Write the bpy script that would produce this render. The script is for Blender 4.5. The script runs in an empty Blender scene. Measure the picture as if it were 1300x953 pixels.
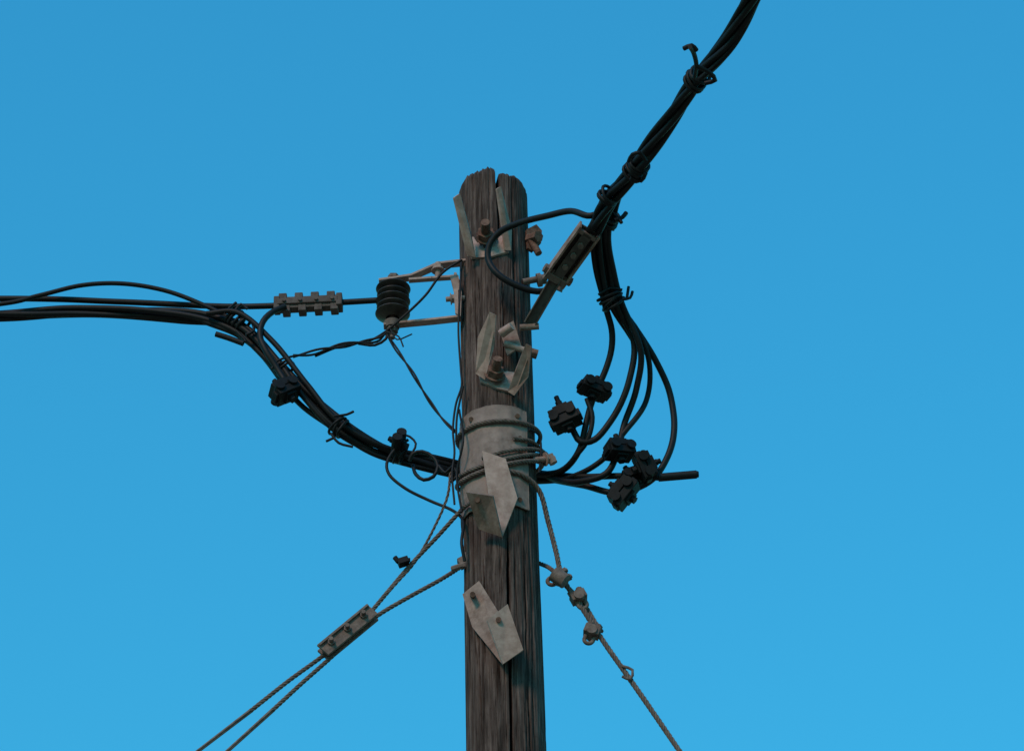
import bpy, math, random
from mathutils import Vector, noise, Matrix
random.seed(7)
sc = bpy.context.scene

# ------------------------------------------------------------------ camera / survey
CAM = Vector((0.0, -8.0, 1.6)); EL = math.radians(37.0); F = 4755.0
def S(u, v, y=0.0):
    """survey sighting (u,v) from the camera station met with the vertical plane at depth y -> world metres"""
    d = Vector((u-650.0, F*math.cos(EL)-(476.5-v)*math.sin(EL), F*math.sin(EL)+(476.5-v)*math.cos(EL)))
    return CAM + d*((y-CAM.y)/d.y)

# ------------------------------------------------------------------ pole axis
_a, _b = S(640.5,864), S(625.5,240)
_r0 = (S(690,864).x-S(591,864).x)/2; _r1 = (S(668,240).x-S(583,240).x)/2
def AX(z): return _a.x + (z-_a.z)*(_b.x-_a.x)/(_b.z-_a.z)
def RAD(z): return _r0 + (z-_a.z)*(_r1-_r0)/(_b.z-_a.z)
def OP(u, v, off=0.0):
    y = -0.09
    for _ in range(6):
        p = S(u,v,y); R = RAD(p.z)+off; dx = max(-R*0.98, min(R*0.98, p.x-AX(p.z)))
        y = -math.sqrt(R*R-dx*dx)
    return S(u,v,y)

# ------------------------------------------------------------------ materials
def mat(name, c1, c2, rough=0.6, metal=0.0, scale=30, bump=0.2, stain=None, stain_amt=0.5, stretch=(1,1,1), spec=0.5, stain_scale=9):
    m = bpy.data.materials.new(name); m.use_nodes = True
    n = m.node_tree.nodes; l = m.node_tree.links; bs = n["Principled BSDF"]
    tc = n.new("ShaderNodeTexCoord"); mp = n.new("ShaderNodeMapping"); mp.inputs["Scale"].default_value = stretch
    l.new(tc.outputs["Object"], mp.inputs["Vector"])
    nz = n.new("ShaderNodeTexNoise"); nz.inputs["Scale"].default_value = scale; nz.inputs["Detail"].default_value = 8; nz.inputs["Roughness"].default_value = 0.65
    l.new(mp.outputs[0], nz.inputs["Vector"])
    cr = n.new("ShaderNodeValToRGB"); cr.color_ramp.elements[0].position = 0.35; cr.color_ramp.elements[1].position = 0.68
    cr.color_ramp.elements[0].color = (*c1,1); cr.color_ramp.elements[1].color = (*c2,1)
    l.new(nz.outputs["Fac"], cr.inputs["Fac"]); col = cr.outputs["Color"]
    if stain:
        n2 = n.new("ShaderNodeTexNoise"); n2.inputs["Scale"].default_value = stain_scale; n2.inputs["Detail"].default_value = 10; n2.inputs["Roughness"].default_value = 0.7
        l.new(tc.outputs["Object"], n2.inputs["Vector"])
        r2 = n.new("ShaderNodeValToRGB"); r2.color_ramp.elements[0].position = 0.50; r2.color_ramp.elements[1].position = 0.66
        r2.color_ramp.elements[0].color = (0,0,0,1); r2.color_ramp.elements[1].color = (stain_amt,)*3+(1,)
        l.new(n2.outputs["Fac"], r2.inputs["Fac"])
        mx = n.new("ShaderNodeMixRGB"); mx.inputs["Color2"].default_value = (*stain,1)
        l.new(r2.outputs["Color"], mx.inputs["Fac"]); l.new(col, mx.inputs["Color1"]); col = mx.outputs["Color"]
    l.new(col, bs.inputs["Base Color"])
    bs.inputs["Roughness"].default_value = rough; bs.inputs["Metallic"].default_value = metal
    bs.inputs["Specular IOR Level"].default_value = spec
    bp = n.new("ShaderNodeBump"); bp.inputs["Strength"].default_value = bump; bp.inputs["Distance"].default_value = 0.002
    l.new(nz.outputs["Fac"], bp.inputs["Height"]); l.new(bp.outputs[0], bs.inputs["Normal"])
    return m
M_STEEL = mat("galvanised_steel", (0.28,0.195,0.165), (0.42,0.31,0.27), 0.8, 0.0, 45, 0.25, (0.16,0.095,0.07), 0.6, spec=.15, stain_scale=16)
M_STEEL2 = mat("stained_shaded_galvanised_steel", (0.17,0.115,0.095), (0.31,0.225,0.19), 0.8, 0.0, 40, 0.3, (0.12,0.07,0.05), 0.75, spec=.15, stain_scale=14)  # rust stains, plus a darker base that paints shade onto folded bracket flanges
M_STEELD = mat("dull_zinc", (0.10,0.075,0.065), (0.20,0.152,0.13), 0.75, 0.0, 60, 0.3, (0.08,0.05,0.04), 0.7, spec=.2, stain_scale=25)
M_RUST = mat("rusty_iron", (0.08,0.042,0.032), (0.20,0.12,0.09), 0.85, 0.0, 90, 0.6, spec=.15)
M_ROPE = mat("guy_strand_steel", (0.085,0.065,0.056), (0.19,0.148,0.128), 0.7, 0.0, 80, 0.2, (0.09,0.06,0.048), 0.5, spec=.2)
M_CABLE = mat("black_cable_sheath", (0.004,0.005,0.006), (0.009,0.010,0.011), 0.55, 0.0, 60, 0.15, spec=0.22)
M_PLAST = mat("black_moulded_plastic", (0.004,0.005,0.006), (0.010,0.011,0.012), 0.65, 0.0, 50, 0.2, spec=0.18)
M_RUBBER = mat("insulator_glaze", (0.014,0.011,0.010), (0.04,0.030,0.025), 0.45, 0.0, 40, 0.1, (0.09,0.07,0.05), 0.5, spec=.35)
M_GROUND = mat("dry_ground", (0.20,0.145,0.09), (0.38,0.28,0.18), 0.95, 0.0, 0.6, 0.3, (0.12,0.12,0.06), 0.6, stain_scale=0.15)
M_SHE = mat("weathered_sheet_zinc", (0.165,0.122,0.105), (0.28,0.213,0.185), 0.75, 0.0, 18, 0.15, (0.10,0.068,0.055), 0.8, spec=.2, stain_scale=12)
M_DK = mat("tarnished_strap", (0.045,0.038,0.034), (0.09,0.075,0.066), 0.7, 0.0, 50, 0.2, spec=.2)

def wood():
    m = bpy.data.materials.new("weathered_wood"); m.use_nodes = True
    n = m.node_tree.nodes; l = m.node_tree.links; bs = n["Principled BSDF"]
    tc = n.new("ShaderNodeTexCoord")
    def nz(sc_, st, det=8, ro=0.65, dist=0.0):
        mp = n.new("ShaderNodeMapping"); mp.inputs["Scale"].default_value = st
        l.new(tc.outputs["Object"], mp.inputs["Vector"])
        t = n.new("ShaderNodeTexNoise"); t.inputs["Scale"].default_value = sc_; t.inputs["Detail"].default_value = det
        t.inputs["Roughness"].default_value = ro; t.inputs["Distortion"].default_value = dist
        l.new(mp.outputs[0], t.inputs["Vector"]); return t.outputs["Fac"]
    def ramp(src, stops):
        r = n.new("ShaderNodeValToRGB"); e = r.color_ramp.elements
        while len(e) < len(stops): e.new(0.5)
        for i,(p,c) in enumerate(stops): e[i].position = p; e[i].color = (*c,1)
        l.new(src, r.inputs["Fac"]); return r.outputs["Color"]
    fine = nz(150, (1,1,0.06)); mid = nz(45, (1,1,0.09), 8, .6, .3); big = nz(6, (1,1,0.5)); spk = nz(220,(1,1,0.4),3)
    c1 = ramp(fine, [(0.30,(0.038,0.028,0.024)),(0.5,(0.088,0.067,0.058)),(0.70,(0.165,0.130,0.114))])
    c2 = ramp(mid, [(0.34,(0.35,0.33,0.32)),(0.5,(0.92,0.9,0.9)),(0.72,(1.25,1.23,1.23))])
    c3 = ramp(big, [(0.35,(0.65,0.62,0.60)),(0.65,(1.15,1.13,1.14))])
    def mul(a,b,f=1):
        x = n.new("ShaderNodeMixRGB"); x.blend_type = 'MULTIPLY'; x.inputs["Fac"].default_value = f
        l.new(a, x.inputs["Color1"]); l.new(b, x.inputs["Color2"]); return x.outputs["Color"]
    c = mul(mul(c1,c2), c3)
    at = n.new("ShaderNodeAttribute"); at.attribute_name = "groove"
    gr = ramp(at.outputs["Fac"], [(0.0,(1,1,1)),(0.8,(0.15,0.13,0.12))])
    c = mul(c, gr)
    sp = ramp(spk, [(0.30,(0.5,0.5,0.5)),(0.42,(1,1,1))]); c = mul(c, sp, 0.7)
    l.new(c, bs.inputs["Base Color"]); bs.inputs["Roughness"].default_value = 0.9; bs.inputs["Specular IOR Level"].default_value = 0.1
    ad = n.new("ShaderNodeMath"); ad.operation = 'ADD'; l.new(fine, ad.inputs[0]); l.new(mid, ad.inputs[1])
    bp = n.new("ShaderNodeBump"); bp.inputs["Strength"].default_value = 0.8; bp.inputs["Distance"].default_value = 0.003
    l.new(ad.outputs[0], bp.inputs["Height"]); l.new(bp.outputs[0], bs.inputs["Normal"])
    return m
M_WOOD = wood()

# ------------------------------------------------------------------ mesh builder
def frames(P):
    T = []
    for i in range(len(P)):
        a = P[max(0,i-1)]; b = P[min(len(P)-1,i+1)]; T.append((b-a).normalized())
    ref = Vector((0,1,0)) if abs(T[0].y) < 0.8 else Vector((0,0,1))
    N = [(ref - T[0]*ref.dot(T[0])).normalized()]
    for i in range(1,len(P)):
        v = N[-1]-T[i]*N[-1].dot(T[i]); N.append(v.normalized())
    return T, N, [t.cross(nn) for t,nn in zip(T,N)]
def smooth(P, step=0.012):
    if len(P) == 2: return [P[0].lerp(P[1], i/8) for i in range(9)]
    out = []
    Q = [P[0]*2-P[1]]+list(P)+[P[-1]*2-P[-2]]
    for i in range(1,len(Q)-2):
        p0,p1,p2,p3 = Q[i-1:i+3]
        t0=0; t1=t0+max(1e-4,(p1-p0).length)**.5; t2=t1+max(1e-4,(p2-p1).length)**.5; t3=t2+max(1e-4,(p3-p2).length)**.5
        n = max(2, min(400,int((p2-p1).length/step)))
        for k in range(n):
            t = t1+(t2-t1)*k/n
            A1=p0*((t1-t)/(t1-t0))+p1*((t-t0)/(t1-t0)); A2=p1*((t2-t)/(t2-t1))+p2*((t-t1)/(t2-t1)); A3=p2*((t3-t)/(t3-t2))+p3*((t-t2)/(t3-t2))
            B1=A1*((t2-t)/(t2-t0))+A2*((t-t0)/(t2-t0)); B2=A2*((t3-t)/(t3-t1))+A3*((t-t1)/(t3-t1))
            out.append(B1*((t2-t)/(t2-t1))+B2*((t-t1)/(t2-t1)))
    out.append(P[-1]); return out

class B:
    def __init__(s): s.v=[]; s.f=[]; s.m=[]; s.s=[]
    def add(s, vs, fs, m=0, sm=False):
        o=len(s.v); s.v+= [Vector(x) for x in vs]
        for f in fs: s.f.append([o+i for i in f]); s.m.append(m); s.s.append(sm)
    def tube(s, P, r, sides=8, m=0):
        T,N,Bn = frames(P); vs=[]; fs=[]
        for i,p in enumerate(P):
            rr = r[i] if isinstance(r,(list,tuple)) else r
            for k in range(sides):
                a=2*math.pi*k/sides; vs.append(p+(N[i]*math.cos(a)+Bn[i]*math.sin(a))*rr)
        for i in range(len(P)-1):
            for k in range(sides):
                k2=(k+1)%sides; fs.append((i*sides+k,i*sides+k2,(i+1)*sides+k2,(i+1)*sides+k))
        s.add(vs,fs,m,True)
        s.add(vs[:sides],[tuple(range(sides))[::-1]],m); s.add(vs[-sides:],[tuple(range(sides))],m)
    def cable(s, pts, r, m=0, sides=10, wob=0.0):
        P = smooth(pts)
        if wob:
            sd=random.random()*50
            P=[p+noise.noise_vector(p*9+Vector((sd,0,0)))*wob for p in P]
        s.tube(P,r,sides,m)
    def bundle(s, pts, n, r, R, pitch, m=0, sides=8, phase=0.0, jit=0.0, core=False):
        P=smooth(pts, min(0.012,pitch/14)); T,N,Bn=frames(P)
        L=[0]
        for i in range(1,len(P)): L.append(L[-1]+(P[i]-P[i-1]).length)
        for j in range(n):
            sd=j*7.3+phase
            Q=[]
            for i,p in enumerate(P):
                a=2*math.pi*(L[i]/pitch+j/n)+phase
                rr=R*(1+jit*noise.noise(Vector((L[i]*5,sd,0)))); a+=jit*1.5*noise.noise(Vector((L[i]*3,sd,9)))
                Q.append(p+(N[i]*math.cos(a)+Bn[i]*math.sin(a))*rr)
            s.tube(Q,r,sides,m)
        if core: s.tube(P,r,sides,m)
    def cyl(s,a,b,r,sides=16,m=0,r2=None):
        d=(b-a).normalized(); ref=Vector((0,0,1)) if abs(d.z)<.9 else Vector((1,0,0))
        n=(ref-d*ref.dot(d)).normalized(); c=d.cross(n); r2=r if r2 is None else r2
        va=[a+(n*math.cos(2*math.pi*k/sides)+c*math.sin(2*math.pi*k/sides))*r for k in range(sides)]
        vb=[b+(n*math.cos(2*math.pi*k/sides)+c*math.sin(2*math.pi*k/sides))*r2 for k in range(sides)]
        s.add(va+vb,[(k,(k+1)%sides,sides+(k+1)%sides,sides+k) for k in range(sides)],m,sides>8)
        s.add(va,[tuple(range(sides))[::-1]],m); s.add(vb,[tuple(range(sides))],m)
    def bolt(s,a,b,r,m=0,mn=None,at=0.35):
        mn = m if mn is None else mn
        d=(b-a); s.cyl(a,b,r,14,m)
        L=d.length; dn=d.normalized()
        k=0
        while k*0.0035<L*0.9:
            q=a+dn*(k*0.0035); s.cyl(q,q+dn*0.0017,r*1.08,12,m); k+=1
        q=a+d*at; s.cyl(q,q+dn*r*1.5,r*1.85,6,mn)
        s.cyl(q-dn*0.003,q-dn*0.0002,r*2.3,18,mn)
    def box(s,c,e1,e2,e3,m=0,taper=1.0):
        vs=[]
        for z in (-1,1):
            for y in (-1,1):
                for x in (-1,1):
                    t = taper if z>0 else 1
                    vs.append(c+e1*x*t+e2*y*t+e3*z)
        s.add(vs,[(0,2,3,1),(4,5,7,6),(0,1,5,4),(2,6,7,3),(0,4,6,2),(1,3,7,5)],m)
    def plate(s,pts,th,m=0):
        c=sum(pts,Vector())/len(pts); n=Vector()
        for i in range(len(pts)): n+= (pts[i]-c).cross(pts[(i+1)%len(pts)]-c)
        n.normalize(); k=len(pts)
        va=[p+n*th/2 for p in pts]; vb=[p-n*th/2 for p in pts]
        s.add(va,[tuple(range(k))],m); s.add(vb,[tuple(range(k))[::-1]],m)
        s.add(va+vb,[(i,k+i,k+(i+1)%k,(i+1)%k) for i in range(k)],m)
    def make(s,name,mats,bevel=0.0):
        c=sum(s.v,Vector())/len(s.v)
        me=bpy.data.meshes.new(name); me.from_pydata([v-c for v in s.v],[],s.f)
        for mm in mats: me.materials.append(mm)
        me.polygons.foreach_set("material_index",s.m); me.polygons.foreach_set("use_smooth",s.s)
        me.validate(); me.update()
        o=bpy.data.objects.new(name,me); o.location=c; sc.collection.objects.link(o)
        if bevel:
            md=o.modifiers.new("bevel",'BEVEL'); md.width=bevel; md.segments=2; md.limit_method='ANGLE'; md.angle_limit=math.radians(50)
        return o
def PP(l): return [S(*t) for t in l]

# ------------------------------------------------------------------ pole
def build_pole():
    ztop = S(628,211,-_r1).z
    zs=[]; z=0.0
    while z<5.6: zs.append(z); z+=0.05
    while z<ztop-0.004: zs.append(z); z+=0.0045
    zs.append(ztop)
    NA=400
    def th(u,v):
        p=OP(u,v); return math.asin(max(-1,min(1,(p.x-AX(p.z))/RAD(p.z))))
    def zz(u,v): return OP(u,v).z
    ck=[(th(631,225),zz(631,330),9.0,0.0060,0.05),(th(612,640),zz(612,860),zz(612,700),0.003,0.02),
        (th(646,760),4.5,zz(646,660),0.0042,0.03),(th(668,780),5.0,zz(668,690),0.0028,0.02),
        (th(655,400),zz(655,520),zz(650,250),0.0026,0.02),(th(604,420),zz(604,500),zz(604,330),0.0024,0.015),
        (th(600,250),zz(600,300),9.0,0.002,0.015),(th(655,240),zz(655,290),9.0,0.002,0.018),
        (th(677,480),zz(677,620),zz(672,300),0.002,0.015),(2.5,3,9,0.004,0.03),(-2.2,1,7,0.004,0.03),(3.0,0,5,0.004,0.03)]
    for i in range(34):   # scattered short checks
        z0=random.uniform(5.9,8.0); ck.append((random.uniform(-3.1,3.1),z0,z0+random.uniform(.12,.45),random.uniform(.0014,.0026),random.uniform(.007,.016)))
    vs=[]; groove=[]
    for z in zs:
        R0=RAD(z); ax=AX(z)
        for k in range(NA):
            a=2*math.pi*k/NA; c,s_=math.sin(a),-math.cos(a)
            d=0.0035*noise.noise(Vector((c*3,s_*3,z*0.9)))+0.0022*noise.noise(Vector((c*14,s_*14,z*0.9)))+0.0014*noise.noise(Vector((c*38,s_*38,z*2.2)))
            g=0.0
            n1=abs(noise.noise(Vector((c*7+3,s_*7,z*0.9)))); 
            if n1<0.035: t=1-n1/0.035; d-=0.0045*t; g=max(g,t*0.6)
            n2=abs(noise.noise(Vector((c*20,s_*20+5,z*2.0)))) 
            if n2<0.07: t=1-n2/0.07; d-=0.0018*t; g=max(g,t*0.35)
            for (t0,z0,z1,w,dep) in ck:
                if z0<z<z1:
                    tt=t0+0.05*noise.noise(Vector((t0*10,z*3,1)))+0.012*noise.noise(Vector((t0*10,z*18,4)))
                    da=(a-tt+math.pi)%(2*math.pi)-math.pi
                    ends=min(1,(z-z0)/0.25) if z1>8.9 else min(1,(z-z0)/0.12,(z1-z)/0.12)
                    ww=w*max(0.15,ends)
                    x=abs(da)*R0/ww
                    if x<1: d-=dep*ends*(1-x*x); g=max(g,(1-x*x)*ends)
            zt=z
            R=R0+d
            if z>ztop-0.03:
                f=(z-(ztop-0.03))/0.03; R-=0.009*f*f
                zt=z+f*(0.010*noise.noise(Vector((c*4,s_*4,3)))+0.007*noise.noise(Vector((c*14,s_*14,7))) - (0.012 if 0.12<a<2.2 else 0.0) - 0.4*max(0,-d-0.01))
            vs.append(Vector((ax+c*R,s_*R,zt))); groove.append(g)
    fs=[]; nz_=len(zs)
    for i in range(nz_-1):
        for k in range(NA):
            k2=(k+1)%NA; fs.append((i*NA+k,i*NA+k2,(i+1)*NA+k2,(i+1)*NA+k))
    base=(nz_-1)*NA; prev=base
    for j in range(1,5):
        f=1-j/5; o=len(vs)
        for k in range(NA):
            p=vs[base+k]; cx=AX(ztop); q=Vector((cx+(p.x-cx)*f,p.y*f,p.z+0.004*noise.noise(Vector((p.x*60*f,p.y*60*f,1))))); vs.append(q); groove.append(0.2)
        for k in range(NA):
            k2=(k+1)%NA; fs.append((prev+k,prev+k2,o+k2,o+k))
        prev=o
    vs.append(Vector((AX(ztop),0,ztop))); groove.append(0.3); ci=len(vs)-1
    for k in range(NA): fs.append((prev+k,prev+(k+1)%NA,ci))
    me=bpy.data.meshes.new("utility_pole"); me.from_pydata(vs,[],fs); me.materials.append(M_WOOD)
    at=me.attributes.new("groove",'FLOAT','POINT'); at.data.foreach_set("value",groove)
    me.polygons.foreach_set("use_smooth",[True]*len(me.polygons)); me.update()
    o=bpy.data.objects.new("utility_pole",me); sc.collection.objects.link(o)
build_pole()

# ------------------------------------------------------------------ ground
g=B(); g.add([(-900,-900,0),(900,-900,0),(900,900,0),(-900,900,0)],[(0,1,2,3)]); g.make("ground",[M_GROUND])

# ------------------------------------------------------------------ steel brackets
TH=0.007
b=B()
b.plate([OP(592,302,.006),OP(644,300,.006),OP(646,320,.006),OP(622,327,.006),OP(598,328,.006)],TH)
b.plate([S(576,251,-.20),S(583,246,-.20),S(597,296,-.11),S(603,327,-.10),S(594,325,-.10)],TH,0)
b.plate([S(630,240,-.20),S(635,237,-.20),S(649,292,-.115),S(648,318,-.10),S(641,318,-.10)],TH,0)
b.bolt(OP(617,306,0),S(616,282,-.165),.0125,1,1,.25)
b.make("steel_bracket",[M_STEEL,M_RUST,M_STEEL2],.0015)
b=B()
b.plate([OP(606,466,.006),OP(655,474,.006),OP(652,499,.006),OP(632,494,.006),OP(610,485,.006)],TH)
b.plate([S(622,396,-.21),S(630,400,-.21),S(627,440,-.15),S(616,482,-.105),S(604,474,-.105),S(607,428,-.16)],TH)
b.plate([S(668,436,-.19),S(675,440,-.19),S(671,478,-.13),S(653,502,-.105),S(645,497,-.105),S(655,468,-.14)],TH,2)
b.bolt(OP(627,482,0),S(632,455,-.16),.0125,1,1,.25)
b.cyl(S(636,424,-.15),S(650,414,-.17),.012,12,0); b.cyl(S(640,436,-.13),S(679,449,-.12),.0085,12,0)
b.cyl(S(672,447,-.125),S(682,450,-.12),.014,6,1)
b.plate([S(634,418,-.125),S(652,408,-.13),S(662,440,-.125),S(644,452,-.12)],TH,2)
b.make("steel_bracket",[M_STEEL,M_RUST,M_STEEL2],.0015)
b=B()
b.plate([S(612,573,-.13),S(642,583,-.13),S(657,633,-.115),S(638,681,-.105),S(622,640,-.115)],.009)
b.plate([S(592,624,-.19),S(626,629,-.19),S(638,681,-.120),S(608,671,-.120)],.010,2)  # darker steel: the shaded face of the fold is put into the colour
b.cyl(S(606,634,-.188),S(606.5,635.5,-.173),.007,12,1)
b.make("steel_bracket",[M_STEEL,M_RUST,M_STEEL2],.0015)
b=B()
b.plate([OP(588,755,.02),OP(609,738,.012),S(663,825,-.125),S(637,842,-.12),OP(600,796,.012)],.009,2)  # flange against the pole toned down by colour, standing in for shade
b.plate([S(618,787,-.180),S(644,767,-.180),S(664,825,-.145),S(638,843,-.14)],.009,0)
b.cyl(OP(600,756,.012),S(600,754,-.118),.007,12,1)
b.cyl(S(633,787,-.176),S(633,786,-.1835),.007,12,1)
b.make("steel_bracket",[M_STEEL,M_RUST,M_STEEL2],.0015)

b=B()
b.plate([S(668,292,-.05),S(680,286,-.05),S(687,294,-.04),S(686,310,-.03),S(676,320,-.03),S(669,316,-.04)],.014,0)
b.cyl(S(672,304,-.04),S(684,300,-.07),.016,6,0); b.cyl(S(674,304,-.05),S(684,322,-.05),.010,12,0)
b.cyl(S(664,358,-.06),S(694,352,-.06),.009,12,1); b.cyl(S(682,356,-.06),S(687,355,-.06),.019,18,1); b.cyl(S(687,355,-.06),S(693,354,-.06),.015,6,1)
b.make("through_bolt",[M_RUST,M_STEELD],.001)

# ------------------------------------------------------------------ metal sheath
def sheath():
    s=B(); zt=OP(625,517).z; zb=OP(640,641).z; n=90; rows=24
    pr=OP(667,580); a1=math.asin((pr.x-AX(pr.z))/RAD(pr.z)); a0=-2.6
    def P(a,z,off):
        R=RAD(z)+off+0.0022*noise.noise(Vector((a*4,z*14,0)))+0.001*noise.noise(Vector((a*11,z*40,3))); return Vector((AX(z)+math.sin(a)*R,-math.cos(a)*R,z))
    for off,flip in ((.0075,0),(.004,1)):
        vs=[P(a0+(a1-a0)*i/n,zb+(zt-zb)*j/rows,off) for j in range(rows+1) for i in range(n+1)]
        fs=[(j*(n+1)+i,j*(n+1)+i+1,(j+1)*(n+1)+i+1,(j+1)*(n+1)+i) for j in range(rows) for i in range(n)]
        s.add(vs,fs,0,True)
    s.tube([P(a0+(a1-a0)*i/n,zt,.006) for i in range(n+1)],.0022,6,0); s.tube([P(a0+(a1-a0)*i/n,zb,.006) for i in range(n+1)],.0022,6,0)
    s.tube([P(a1,zb+(zt-zb)*i/24,.006) for i in range(25)],.0026,6,0)
    for (u,v) in ((657,528),(660,634),(598,532),(660,556)):
        s.cyl(OP(u,v,.004),OP(u,v,.012),.0065,10,1)
    s.make("metal_sheath",[M_SHE,M_RUST])
sheath()

# ------------------------------------------------------------------ guy strands
def strand(b,pts,R=.0036,r=.0030,pitch=.055,n=4,m=0): b.bundle(pts,n,r,R,pitch,m,6)
def ring(L,Fp,Rp,off=.014,a0=-math.pi,a1=math.pi,drop=0.0):
    zL=S(*L,0).z; zR=S(*Rp,0).z; zF=OP(*Fp,off).z; zm=(zL+zR)/2; out=[]
    for i in range(41):
        a=a0+(a1-a0)*i/40; z=zm+(zR-zL)/2*math.sin(a)+(zF-zm)*math.cos(a)+drop*i/40; R=RAD(z)+off
        out.append(Vector((AX(z)+math.sin(a)*R,-math.cos(a)*R,z)))
    return out
b=B()
strand(b, ring((581,560),(634,534),(686,555)),.0034,.0029,.04)
r2=ring((581,608),(618,586),(688,580),.014,-math.pi,math.pi*.55)
strand(b, r2+PP([(697,583,-.02)]),.0034,.0029,.04)
strand(b, ring((580,618),(612,594),(690,590),.016,-math.pi,math.pi),.0034,.0029,.04)
strand(b, [OP(612,582,.02),OP(640,573,.018),OP(668,570,.016)]+PP([(690,574,-.03),(700,584,-.01)]),.0034,.0029,.04)
strand(b, [OP(652,556,.015),OP(674,560,.015)]+PP([(688,572,-.02)]),.003,.0026,.04)
b.bolt(S(676,584,-.06),S(704,582,-.04),.008,1,1,.6); b.cyl(S(697,578,-.05),S(703,588,-.045),.012,6,1)
b.make("guy_wire_coil",[M_ROPE,M_STEEL2],0)

def clip(b,u,v,y,ang,sz=1.0,m=0):
    c=S(u,v,y); e1=Vector((math.cos(ang),0,math.sin(ang))); e2=Vector((-math.sin(ang),0,math.cos(ang))); e3=Vector((0,1,0))
    b.box(c+e2*.004*sz,e1*.020*sz,e2*.012*sz,e3*.016*sz,m)
    for k in (-1,1):
        q=c+e1*k*.011*sz
        b.cyl(q-e2*.024*sz,q+e2*.030*sz,.0055*sz,12,m); b.cyl(q+e2*.016*sz,q+e2*.026*sz,.0105*sz,6,m)
    U=[c+e1*(.011*sz*math.cos(t))-e2*(.022*sz+.011*sz*math.sin(t)) for t in [math.pi*i/10 for i in range(11)]]
    b.tube(U,.0055*sz,8,m)
    b.cyl(c-e3*.022*sz,c+e3*.02*sz,.014*sz,14,m)

def to_ground(pa,pb):
    d=pb-pa; return pb+d*(-(pb.z+0.05)/d.z)
b=B()
pts=[OP(636,597,.014),OP(662,602,.014)]+PP([(684,622,-.06),(696,662,-.03),(706,700,-.02),(714,733,-.02),(735,765,-.02),(765,812,-.02),(800,862,-.02),(830,905,-.02)])
pts.append(to_ground(S(735,765,-.02),S(830,905,-.02)))
strand(b,pts,.0040,.0034,.05,4)
strand(b,[Vector((AX(OP(660,700).z)+.02,.12,S(660,705,.12).z))]+PP([(688,716,.04),(702,724,0),(716,741,-.005),(738,762,-.005),(756,790,-.01),(764,802,-.01)]),.0034,.003,.05,4)
clip(b,710,733,-.02,math.radians(-60),1.0,1); clip(b,735,759,-.02,math.radians(25),1.0,1); clip(b,751,803,-.02,math.radians(-20),1.0,1)
b.cyl(S(703,728,-.05),S(718,738,-.05),.020,16,1)
b.tube(smooth(PP([(790,845,-.03),(803,850,-.03),(800,862,-.03),(790,858,-.03)])),.004,6,0)
b.make("guy_wire",[M_ROPE,M_STEELD],.0008)
b=B()
strand(b,[S(600,636,-.11),S(588,645,-.06),S(556,680,-.02),S(522,716,0),S(478,768,0),S(468,780,0)]+[S(441,804,0),S(415,828,0),S(366,864,0),S(318,902,0)],.0034,.0028,.05,4)
strand(b,[S(572,598,-.02),S(568,630,-.02),S(552,668,0),S(526,714,0),S(505,738,0),S(474,772,0)],.0022,.002,.05,3)
strand(b,[S(604,700,.12),S(592,714,.05),S(560,735,.0),S(520,757,0),S(478,782,0),S(450,806,0)]+[S(418,836,0),S(384,866,0),S(345,902,0)],.0034,.0028,.05,4)
strand(b,[S(318,902,0),to_ground(S(415,828,0),S(318,902,0))],.0034,.0028,.05,4)
strand(b,[S(345,902,0),to_ground(S(418,836,0),S(345,902,0))],.0034,.0028,.05,4)
p0=S(410,829,-.01); p1=S(473,777,-.01); d=(p1-p0).normalized(); n=Vector((0,1,0)); w=d.cross(n)
L=(p1-p0).length/2; c=(p0+p1)/2
b.box(c-n*.014,d*L,w*.021,n*.004,1); b.box(c+n*.012,d*L,w*.021,n*.004,1)
b.box(c-n*.001,d*L*.95,w*.0085,n*.0085,1)
for k in (-.65,0,.65):
    q=c+d*L*k; b.bolt(q+n*.02,q-n*.038,.0055,1,1,.62)
b.box(c-n*.021+w*.014,d*L*.98,w*.003,n*.004,1)
q=S(512,713,-.01)
b.box(q,Vector((.013,0,.005)),Vector((-.003,0,.008)),Vector((0,.012,0)),3); b.cyl(q-Vector((.02,0,-.004)),q+Vector((.018,.0,.006)),.006,8,3); b.cyl(q-Vector((.022,0,-.014)),q-Vector((.012,0,-.0)),.007,8,3)
b.box(S(589,713,-.03),Vector((.012,0,.008)),Vector((-.006,0,.012)),Vector((0,.01,0)),1); b.cyl(S(590,720,-.04),S(592,702,-.04),.006,8,1); b.cyl(S(574,722,-.02),S(592,716,-.04),.008,8,1)
b.make("guy_wire",[M_ROPE,M_STEELD,M_RUST,M_PLAST],.0008)

# ------------------------------------------------------------------ insulator with clevis
b=B()
ax0=S(498,418,-.02); ax1=Vector((ax0.x,ax0.y,S(498,354,-.02).z))
H=ax1.z-ax0.z; zb=S(498,402,-.02).z; zt=S(498,363,-.02).z; N=5
prof=[(zb-.006,.018)]
for i in range(N):
    z0=zb+(zt-zb)*i/N; h=(zt-zb)/N; rr=1.0 if i%2==0 else .93
    prof += [(z0,.030),(z0+h*.28,.043*rr),(z0+h*.42,.0475*rr),(z0+h*.55,.0465*rr),(z0+h*.66,.032),(z0+h*.97,.026)]
prof.append((zt+.004,.018))
sd=40; vs=[]; fs=[]
for (z,r) in prof:
    for k in range(sd): a=2*math.pi*k/sd; vs.append(Vector((ax0.x+r*math.cos(a),ax0.y+r*math.sin(a),z)))
for i in range(len(prof)-1):
    for k in range(sd): fs.append((i*sd+k,i*sd+(k+1)%sd,(i+1)*sd+(k+1)%sd,(i+1)*sd+k))
b.add(vs,fs,0,True)
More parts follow.
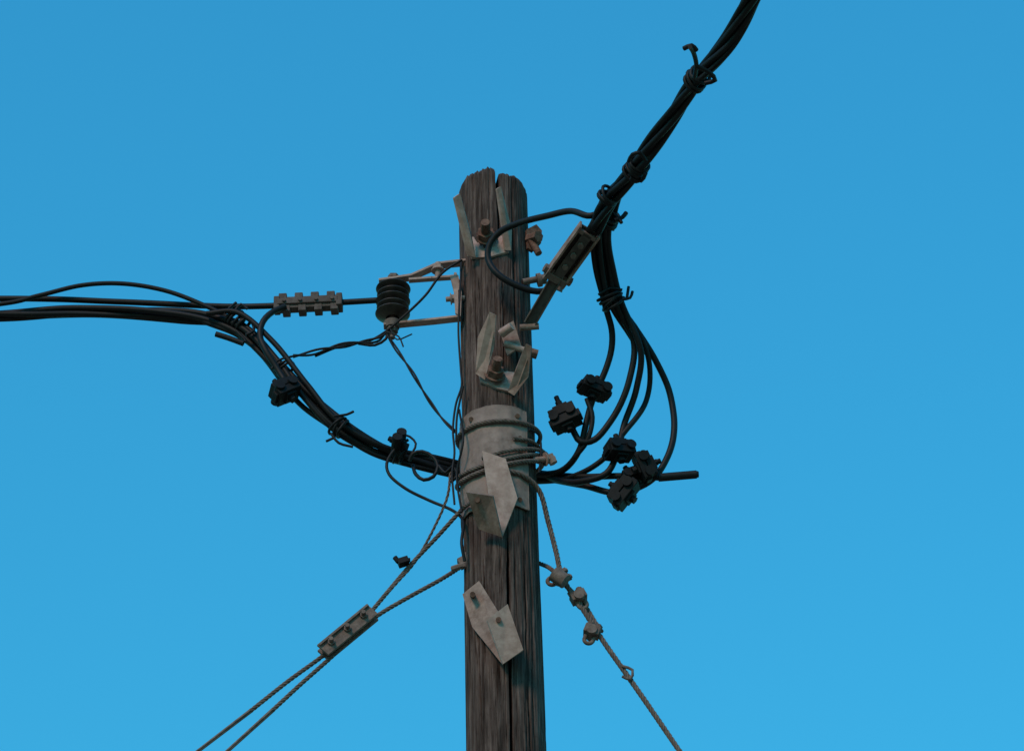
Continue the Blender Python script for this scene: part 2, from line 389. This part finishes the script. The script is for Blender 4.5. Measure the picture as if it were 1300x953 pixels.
b.cyl(ax0-Vector((0,0,.03)),ax1+Vector((0,0,.012)),.008,14,2); b.cyl(ax0-Vector((0,0,.012)),ax0+Vector((0,0,.004)),.016,6,2); b.cyl(ax1,ax1+Vector((0,0,.01)),.016,6,2)
b.cyl(ax0+Vector((0,0,.004)),ax0+Vector((0,0,.022)),.019,20,2,.024)
def bar(pts,w,th,m=1):
    for p,q in zip(pts[:-1],pts[1:]):
        d=(q-p); L=d.length/2; d.normalize(); y=Vector((0,1,0)); y=(y-d*y.dot(d)).normalized(); z=d.cross(y)
        b.box((p+q)/2,d*(L+.002),y*w/2,z*th/2,m)
bar([S(482,358,-.02),S(522,352,-.02),S(556,337,-.03),S(592,333,-.04)],.026,.007)
bar([S(520,356,-.05),S(548,354,-.05),S(578,352,-.05)],.016,.007)
bar([S(488,414,-.02),S(516,411,-.02),S(548,408,-.02),S(584,404,-.03)],.024,.007)
bar([S(578,350,-.05),S(583,362,-.05),S(583,404,-.05)],.026,.007)
b.plate([S(571,350,-.06),S(582,350,-.06),S(586,372,-.06),S(585,402,-.06),S(578,398,-.06),S(576,370,-.06)],.006,1)
b.bolt(S(556,352,-.04),S(556,334,-.04),.008,1,1,.5); b.bolt(S(566,380,-.05),S(590,378,-.05),.007,1,1,.3)
b.make("strain_insulator",[M_RUBBER,M_STEEL,M_STEELD],.0008)

# ------------------------------------------------------------------ dead-end clamp (left)
b=B()
p0=S(350,388,.0); p1=S(433,384,-.01); d=(p1-p0).normalized(); y=Vector((0,1,0)); y=(y-d*y.dot(d)).normalized(); w=d.cross(y)*-1
if w.z<0: w=-w
L=(p1-p0).length; c=(p0+p1)/2
b.box(c,d*L/2,w*.019,y*.013,0); b.box(c-y*.014,d*L*.47,w*.009,y*.006,0)
for k in range(4):
    q=p0+d*L*(.14+.245*k)
    b.box(q+w*.020-d*.005,d*.011,w*.011,y*.015,0); b.box(q-w*.020+d*.005,d*.0105,w*.011,y*.015,0)
    b.bolt(q+y*.015-d*.002,q-y*.026,.005,0,0,.6)
    b.cyl(q+w*.028-d*.005,q+w*.034-d*.005,.007,6,0)
b.box(p1-d*.004,d*.008,w*.02,y*.02,0); b.box(p0+d*.004,d*.008,w*.02,y*.018,0)
M_CLP = mat("dark_cast_zinc", (0.06,0.047,0.042), (0.14,0.112,0.10), 0.75, 0.0, 60, 0.3, (0.05,0.035,0.03), 0.7, spec=.2, stain_scale=30)
b.make("cable_clamp",[M_CLP,M_RUST],.002)

# ------------------------------------------------------------------ wedge clamp (right) and strap
b=B()
p0=S(703,356,-.20); p1=S(749,292,-.34); d=(p1-p0).normalized()
view=((p0+p1)/2-CAM).normalized(); n=(view-d*view.dot(d)).normalized(); w=d.cross(n)
n=(n+w*.25).normalized(); w=d.cross(n)
c=(p0+p1)/2; L=(p1-p0).length/2
b.box(c+w*.029,d*L*1.02,w*.003,n*.018,0); b.box(c-w*.029,d*L*1.02,w*.003,n*.018,0)
b.box(c+n*.012,d*L*.97,w*.0255,n*.004,3)
b.box(c-n*.004,d*L*.9,w*.0135,n*.011,3,.95)
b.box(p0+d*.012-n*.012,d*.010,w*.031,n*.006,1)
b.box(p1-d*.012-n*.010,d*.006,w*.026,n*.005,1)
for k in (-.35,.1,.5):
    b.cyl(c+d*L*k-n*.012,c+d*L*k-n*.022,.0085,6,1)
b.cyl(p0+w*.036+d*.02,p0-w*.036+d*.02,.007,12,1); b.cyl(p0+w*.03+d*.02,p0+w*.042+d*.02,.013,6,1); b.cyl(p0-w*.03+d*.02,p0-w*.042+d*.02,.013,6,1)
q0=S(672,412,-.12); q1=p0+d*.03; dd=(q1-q0).normalized(); nn=(view-dd*view.dot(dd)).normalized(); ww=dd.cross(nn); Lq=(q1-q0).length/2; cc=(q0+q1)/2
b.box(cc,dd*Lq,ww*.0125,nn*.0035,3); b.box(cc+ww*.0145-nn*.003,dd*Lq,ww*.002,nn*.008,1); b.box(cc-ww*.0145-nn*.003,dd*Lq,ww*.002,nn*.008,3)
b.cyl(S(660,416,-.12),S(684,414,-.12),.009,12,0)
b.plate([S(700,345,-.16),S(717,352,-.17),S(712,370,-.15),S(696,363,-.15)],.02,1)
b.make("wedge_clamp",[M_STEEL2,M_STEELD,M_PLAST,M_DK],.001)

# ------------------------------------------------------------------ ties
def tie(b,c,d,R,n=3,r=.0042,tails=(),m=0):
    d=d.normalized(); ref=Vector((0,1,0)); a=(ref-d*ref.dot(d)).normalized(); e=d.cross(a)
    for j in range(n):
        off=d*((j-(n-1)/2)*r*1.9); ta=random.uniform(-.25,.25); tb=random.uniform(-.25,.25); R1=R*random.uniform(.95,1.08)
        P=[c+off+(a*math.cos(t)+e*math.sin(t))*R1*(1+.06*math.sin(3*t+j))+d*(R1*(ta*math.cos(t)+tb*math.sin(t))) for t in [2*math.pi*i/20 for i in range(21)]]
        b.tube(P,r,7,m)
    for t in tails: b.cable(PP(t),r*.9,m,7)
# ------------------------------------------------------------------ cables
b=B()
far=lambda p,dz=0.3: p+Vector((-14,1.0,dz))
b.cable([far(S(0,379,.03))]+PP([(0,379,.03),(150,383,.03),(290,389,.02),(350,388,0),(430,384,-.01),(482,381,-.02)]),.0085)
b.cable([far(S(0,386,.0))]+PP([(0,386,.0),(50,375,0),(105,362,0),(155,360,0),(210,369,0),(258,387,0),(295,406,0),(330,434,0),(372,478,0),(430,536,.02),(500,572,.06),(585,598,.13),(690,606,.13)]),.0065)
mainp=PP([(0,400,.03),(110,395,.03),(200,397,.02),(262,404,.01),(305,420,0),(348,458,0),(392,505,0),(440,548,.02),(492,574,.06),(540,587,.1),(590,599,.14),(640,603,.15),(700,605,.12)])
b.bundle([far(S(0,400,.03))]+mainp,3,.0082,.0105,1.3,0,9,.5,.35)
b.bundle(mainp[3:],2,.0078,.015,.9,0,9,1.3,.3)
b.cable(PP([(262,398,-.02),(300,396,-.03),(345,432,-.03),(390,488,-.02),(430,535,0),(490,568,.04),(550,580,.1),(600,592,.14)]),.0075)
b.cable(PP([(0,404,.05),(120,400,.05),(230,408,.03),(290,415,.03),(330,448,.03),(380,512,.02),(418,540,.02),(470,574,.05),(520,590,.08),(590,607,.14)]),.0073)
b.cable(PP([(362,389,-.02),(346,396,-.03),(334,408,-.04),(330,426,-.04),(338,446,-.04),(352,468,-.03),(368,494,-.03)]),.0085)
tie(b,S(303,408,0),S(345,445,0)-S(303,415,0),.024,5,.0046,[[(298,395,-.03),(306,386,-.03),(314,392,-.03)],[(300,420,-.03),(312,434,-.03),(296,430,-.03),(275,424,-.03)],[(290,392,-.02),(300,384,-.02)],[(312,425,-.03),(322,420,-.03),(318,404,-.02)]])
b.cable(PP([(274,424,-.03),(290,429,-.03),(309,436,-.03)]),.008)
tie(b,S(432,543,0),S(460,560,0)-S(410,525,0),.026,3,.004,[[(424,528,-.03),(440,526,-.03),(449,522,-.03)],[(420,550,-.03),(430,562,-.03),(448,567,-.03)],[(425,555,-.03),(414,560,-.03)]])
tie(b,S(362,468,0),S(380,490,0)-S(340,445,0),.024,2,.0035,[[(345,468,-.03),(352,458,-.03),(372,452,-.03),(388,450,-.02)]])
tie(b,S(508,577,.03),S(540,587,0)-S(480,570,0),.024,3,.0035,[[(500,560,0),(515,552,0),(528,563,0),(520,580,0)]])
b.cable(PP([(520,585,0),(524,576,-.01),(536,573,-.01),(550,580,-.01),(556,592,-.01),(550,605,-.01),(538,609,-.01),(528,602,0),(524,590,.02)]),.005)
b.cable(PP([(556,590,-.01),(566,600,-.02),(574,592,-.03),(580,604,-.04),(572,612,-.03)]),.004)
b.make("power_cable",[M_CABLE])

b=B()
zc=S(750,295,-.34)
def over(u,v,z):
    p=S(u,v,0); d=p-CAM; return CAM+d*((z-CAM.z)/d.z)
o1=over(958,-8,zc.z+.13); o2=over(885,100,zc.z+.08); o3=over(812,207,zc.z+.03); o4=over(768,265,zc.z+.01)
ext=o1+(o1-o2).normalized()*7+Vector((0,0,.5))
up=[ext,over(1010,-95,zc.z+.17),o1,over(925,52,zc.z+.10),o2,over(850,153,zc.z+.05),o3,o4]
b.bundle(up+[S(757,290,-.34)],4,.0088,.0135,.62,0,10,.3,.25)
b.bundle(up[:-1]+[S(775,262,-.38),S(768,290,-.32)],2,.0075,.019,.8,0,9,1.9,.35)
b.cable(up[:-1]+PP([(768,250,-.4),(752,285,-.36),(738,305,-.30),(722,332,-.24)]),.0085)
dd=o2-o3
tie(b,o2,dd,.026,4,.005); b.cable([over(882,98,zc.z+.05),over(884,82,zc.z+.04),over(880,66,zc.z+.03),over(876,60,zc.z+.02)],.006); b.cable([over(868,62,zc.z+.03),over(878,58,zc.z+.03),over(884,64,zc.z+.03)],.0062)
b.cable([over(884,84,zc.z+.04),over(900,92,zc.z+.04),over(908,102,zc.z+.04),over(895,106,zc.z+.04)],.006)
tie(b,over(808,213,zc.z+.03),dd,.026,5,.0045); b.cable([over(798,205,zc.z),over(803,196,zc.z),over(812,194,zc.z),over(820,204,zc.z)],.005); b.cable([over(800,226,zc.z),over(814,230,zc.z),over(820,220,zc.z)],.005)
tie(b,over(772,250,zc.z+.01),dd,.025,3,.0045)
tie(b,S(772,276,-.34),dd,.029,3,.0045); b.cable([S(780,280,-.36),S(790,276,-.36),S(795,270,-.36)],.006); b.cable([S(778,270,-.36),S(786,278,-.36),S(789,283,-.36)],.005)
b.cable(PP([(775,262,-.36),(750,274,-.36),(725,268,-.33),(695,274,-.29),(660,283,-.24),(634,295,-.2),(621,312,-.18),(620,330,-.17),(632,348,-.17),(655,362,-.16),(682,370,-.15),(700,367,-.15)]),.0088)
CRr=.0088
b.cable(PP([(768,262,-.36),(764,292,-.3),(768,340,-.22),(778,378,-.16),(800,408,-.1),(830,452,-.05),(851,500,0),(856,545,0),(846,583,0),(824,610,.0),(787,624,.02),(740,617,.07),(690,607,.13),(640,603,.15)]),CRr,wob=.004)
b.cable(PP([(772,262,-.36),(758,295,-.3),(762,342,-.22),(773,380,-.16),(806,414,-.1),(826,462,-.05),(820,508,0),(795,545,0),(768,582,.02),(728,604,.07),(690,610,.13),(640,606,.15)]),CRr*.85,wob=.004)
b.cable(PP([(760,275,-.36),(753,300,-.3),(758,345,-.22),(768,385,-.16),(777,425,-.1),(769,468,-.06),(750,516,-.02),(735,572,.02),(712,598,.08),(660,604,.15)]),CRr,wob=.004)
b.cable(PP([(770,270,-.36),(768,300,-.3),(774,345,-.22),(783,388,-.16),(805,432,-.1),(799,482,-.06),(778,530,-.02),(755,557,.0),(737,560,.0),(727,545,0),(722,532,0)]),CRr,wob=.004)
b.cable(PP([(776,268,-.36),(772,300,-.3),(779,345,-.22),(789,386,-.16),(814,446,-.1),(808,492,-.04),(794,535,0),(786,570,0),(770,600,.0),(735,612,.04),(690,604,.13)]),CRr,wob=.004)
b.cable(PP([(763,268,-.36),(761,300,-.31),(765,345,-.23),(774,384,-.17),(796,420,-.1),(812,442,-.05),(829,452,-.03)]),.007)
b.cable(PP([(640,600,.15),(692,602,.13),(740,605,.06),(790,604,.01),(840,606,-.01),(850,606,-.01)]),CRr)
b.cable(PP([(745,506,-.03),(752,530,-.02),(745,560,0),(730,580,.03)]),.007)
b.cable(PP([(836,606,-.01),(860,604,-.01),(884,602,-.01)]),.0115)
b.cyl(S(883,602,-.01),S(887,601.8,-.01),.0108,16,0,.008)
tie(b,S(776,381,-.17),S(790,400,-.15)-S(768,360,-.2),.030,4,.0045,[[(790,380,-.2),(800,378,-.2),(803,370,-.2)],[(760,374,-.2),(775,366,-.2),(790,368,-.2)],[(798,364,-.2),(796,378,-.2)]])
b.make("power_cable",[M_CABLE])

b=B()
tw=.0036
b.bundle(PP([(372,452,-.02),(395,448,-.02),(425,441,-.02),(455,434,-.02),(482,430,-.03),(492,421,-.03)]),2,tw*.9,.0045,.16,jit=.6)
b.cable(PP([(455,436,-.02),(476,438,-.02),(490,430,-.03),(492,421,-.03)]),.004)
b.cable(PP([(400,452,-.01),(430,440,-.01),(470,432,-.01),(488,422,-.03),(512,402,-.05),(540,375,-.07),(562,346,-.08),(586,330,-.09)]),tw)
b.bundle(PP([(490,422,-.03),(503,443,-.03),(524,474,-.03),(545,508,-.02),(562,532,-.02),(578,548,-.03)]),2,tw*.75,.0025,.2,jit=.5)
b.cable(PP([(490,421,-.05),(506,427,-.06),(512,440,-.06)]),.0022,m=0); b.cable(PP([(496,418,-.05),(504,431,-.06),(523,424,-.06)]),.002)
b.cable(PP([(586,330,-.06),(584,370,-.08),(582,420,-.07),(585,470,-.06),(586,490,-.06),(579,512,-.05),(575,545,-.04),(577,575,-.04),(574,600,-.04),(577,640,-.04)]),.003)
b.cable(PP([(588,490,-.08),(584,508,-.07),(580,530,-.06),(579,560,-.05)]),.003)
b.cable(PP([(518,558,.0),(500,572,0),(491,588,0),(494,602,0),(515,620,0),(545,635,0),(575,648,-.02),(588,662,-.06),(586,690,-.08),(590,712,-.07)]),.0042)
b.cable(PP([(583,520,-.06),(588,560,-.09),(580,600,-.06),(586,650,-.08)]),.003)
b.cable(PP([(672,545,-.09),(684,552,-.06),(687,575,-.05),(684,600,-.06)]),.003)
b.make("tie_wire",[M_CABLE])

def connector(u,v,y,ang,w=.045,h=.03,bolt=1,yaw=0.3):
    b=B(); c=S(u,v,y)
    e1=Vector((math.cos(ang)*math.cos(yaw),math.sin(yaw),math.sin(ang)*math.cos(yaw))).normalized()
    e2=Vector((-math.sin(ang),0,math.cos(ang))); e2=(e2-e1*e2.dot(e1)).normalized(); e3=e1.cross(e2)
    b.box(c-e2*h*.48,e1*w,e2*h*.42,e3*.026,0); b.box(c+e2*h*.48,e1*w*.94,e2*h*.40,e3*.024,0)
    b.box(c,e1*w*.5,e2*h*.3,e3*.020,0)
    b.box(c+e2*h*1.0,e1*w*.55,e2*h*.18,e3*.018,0,1); b.box(c-e2*h*1.0,e1*w*.45,e2*h*.16,e3*.018,0)
    for k in (-1,1):
        P=[c+e1*w*.62*k-e3*.034,c+e1*w*.62*k+e3*.034]; b.cyl(P[0],P[1],.0135,14,0)
        for j in (-1,0,1): b.box(c+e1*w*.25*k+e3*.012*j+e2*h*.9,e1*.004,e2*h*.12,e3*.003,0)
        b.box(c+e1*(w*1.0)*k-e2*h*.3,e1*.006,e2*h*.35,e3*.016,0)
    q=c+e2*h*1.0
    b.cyl(q,q+e2*.018*bolt,.010,6,0); b.cyl(q+e2*.018*bolt,q+e2*.032*bolt,.007,12,0)
    b.cyl(c-e2*h*1.1,c-e2*(h*1.1+.012),.011,6,0)
    b.make("cable_connector",[M_PLAST],.002)
R_=math.radians
connector(361,496,-.03,R_(40),.036,.026,.6); 
connector(755,493,-.04,R_(-12),.040,.020,.6,.4)
connector(717,530,-.02,R_(18),.038,.030,1.3,-.3)
connector(786,571,-.02,R_(10),.036,.024,.8,.4)
connector(819,592,-.03,R_(-65),.036,.022,.7,.3)
connector(791,625,-.02,R_(50),.040,.026,.6,-.3)
connector(803,606,.01,R_(30),.030,.020,.6,.2)
connector(506,562,.0,R_(60),.018,.014,.5,.2)

# ------------------------------------------------------------------ camera
cd=bpy.data.cameras.new("camera"); cam=bpy.data.objects.new("camera",cd); sc.collection.objects.link(cam)
cam.location=CAM; cam.rotation_euler=(math.radians(90)+EL,0,0)
cd.sensor_width=36; cd.lens=F/1300*36; cd.clip_start=.1; cd.clip_end=3000; sc.camera=cam

# ------------------------------------------------------------------ light
SE,SA=math.radians(34),math.radians(208)
w=bpy.data.worlds.new("World"); sc.world=w; w.use_nodes=True; nt=w.node_tree
bg=nt.nodes["Background"]; sky=nt.nodes.new("ShaderNodeTexSky"); sky.sky_type='NISHITA'; sky.sun_disc=False
sky.sun_elevation=SE; sky.sun_rotation=SA; sky.air_density=2.5; sky.dust_density=0.0; sky.ozone_density=2.0
mx=nt.nodes.new("ShaderNodeMixRGB"); mx.blend_type='MULTIPLY'; mx.inputs["Fac"].default_value=1; mx.inputs["Color2"].default_value=(0.16,1.03,1.56,1)
nt.links.new(sky.outputs[0],mx.inputs["Color1"]); nt.links.new(mx.outputs[0],bg.inputs["Color"]); bg.inputs["Strength"].default_value=.12
sd=bpy.data.lights.new("sun",'SUN'); sd.energy=2.1; sd.angle=math.radians(14); sd.color=(1,.66,.48)
so=bpy.data.objects.new("sun",sd); sc.collection.objects.link(so)
dv=Vector((math.sin(SA)*math.cos(SE),math.cos(SA)*math.cos(SE),math.sin(SE)))
so.rotation_euler=dv.to_track_quat('Z','Y').to_euler(); so.location=(0,0,12)
sc.view_settings.view_transform='Standard'; sc.view_settings.look='None'; sc.view_settings.exposure=0
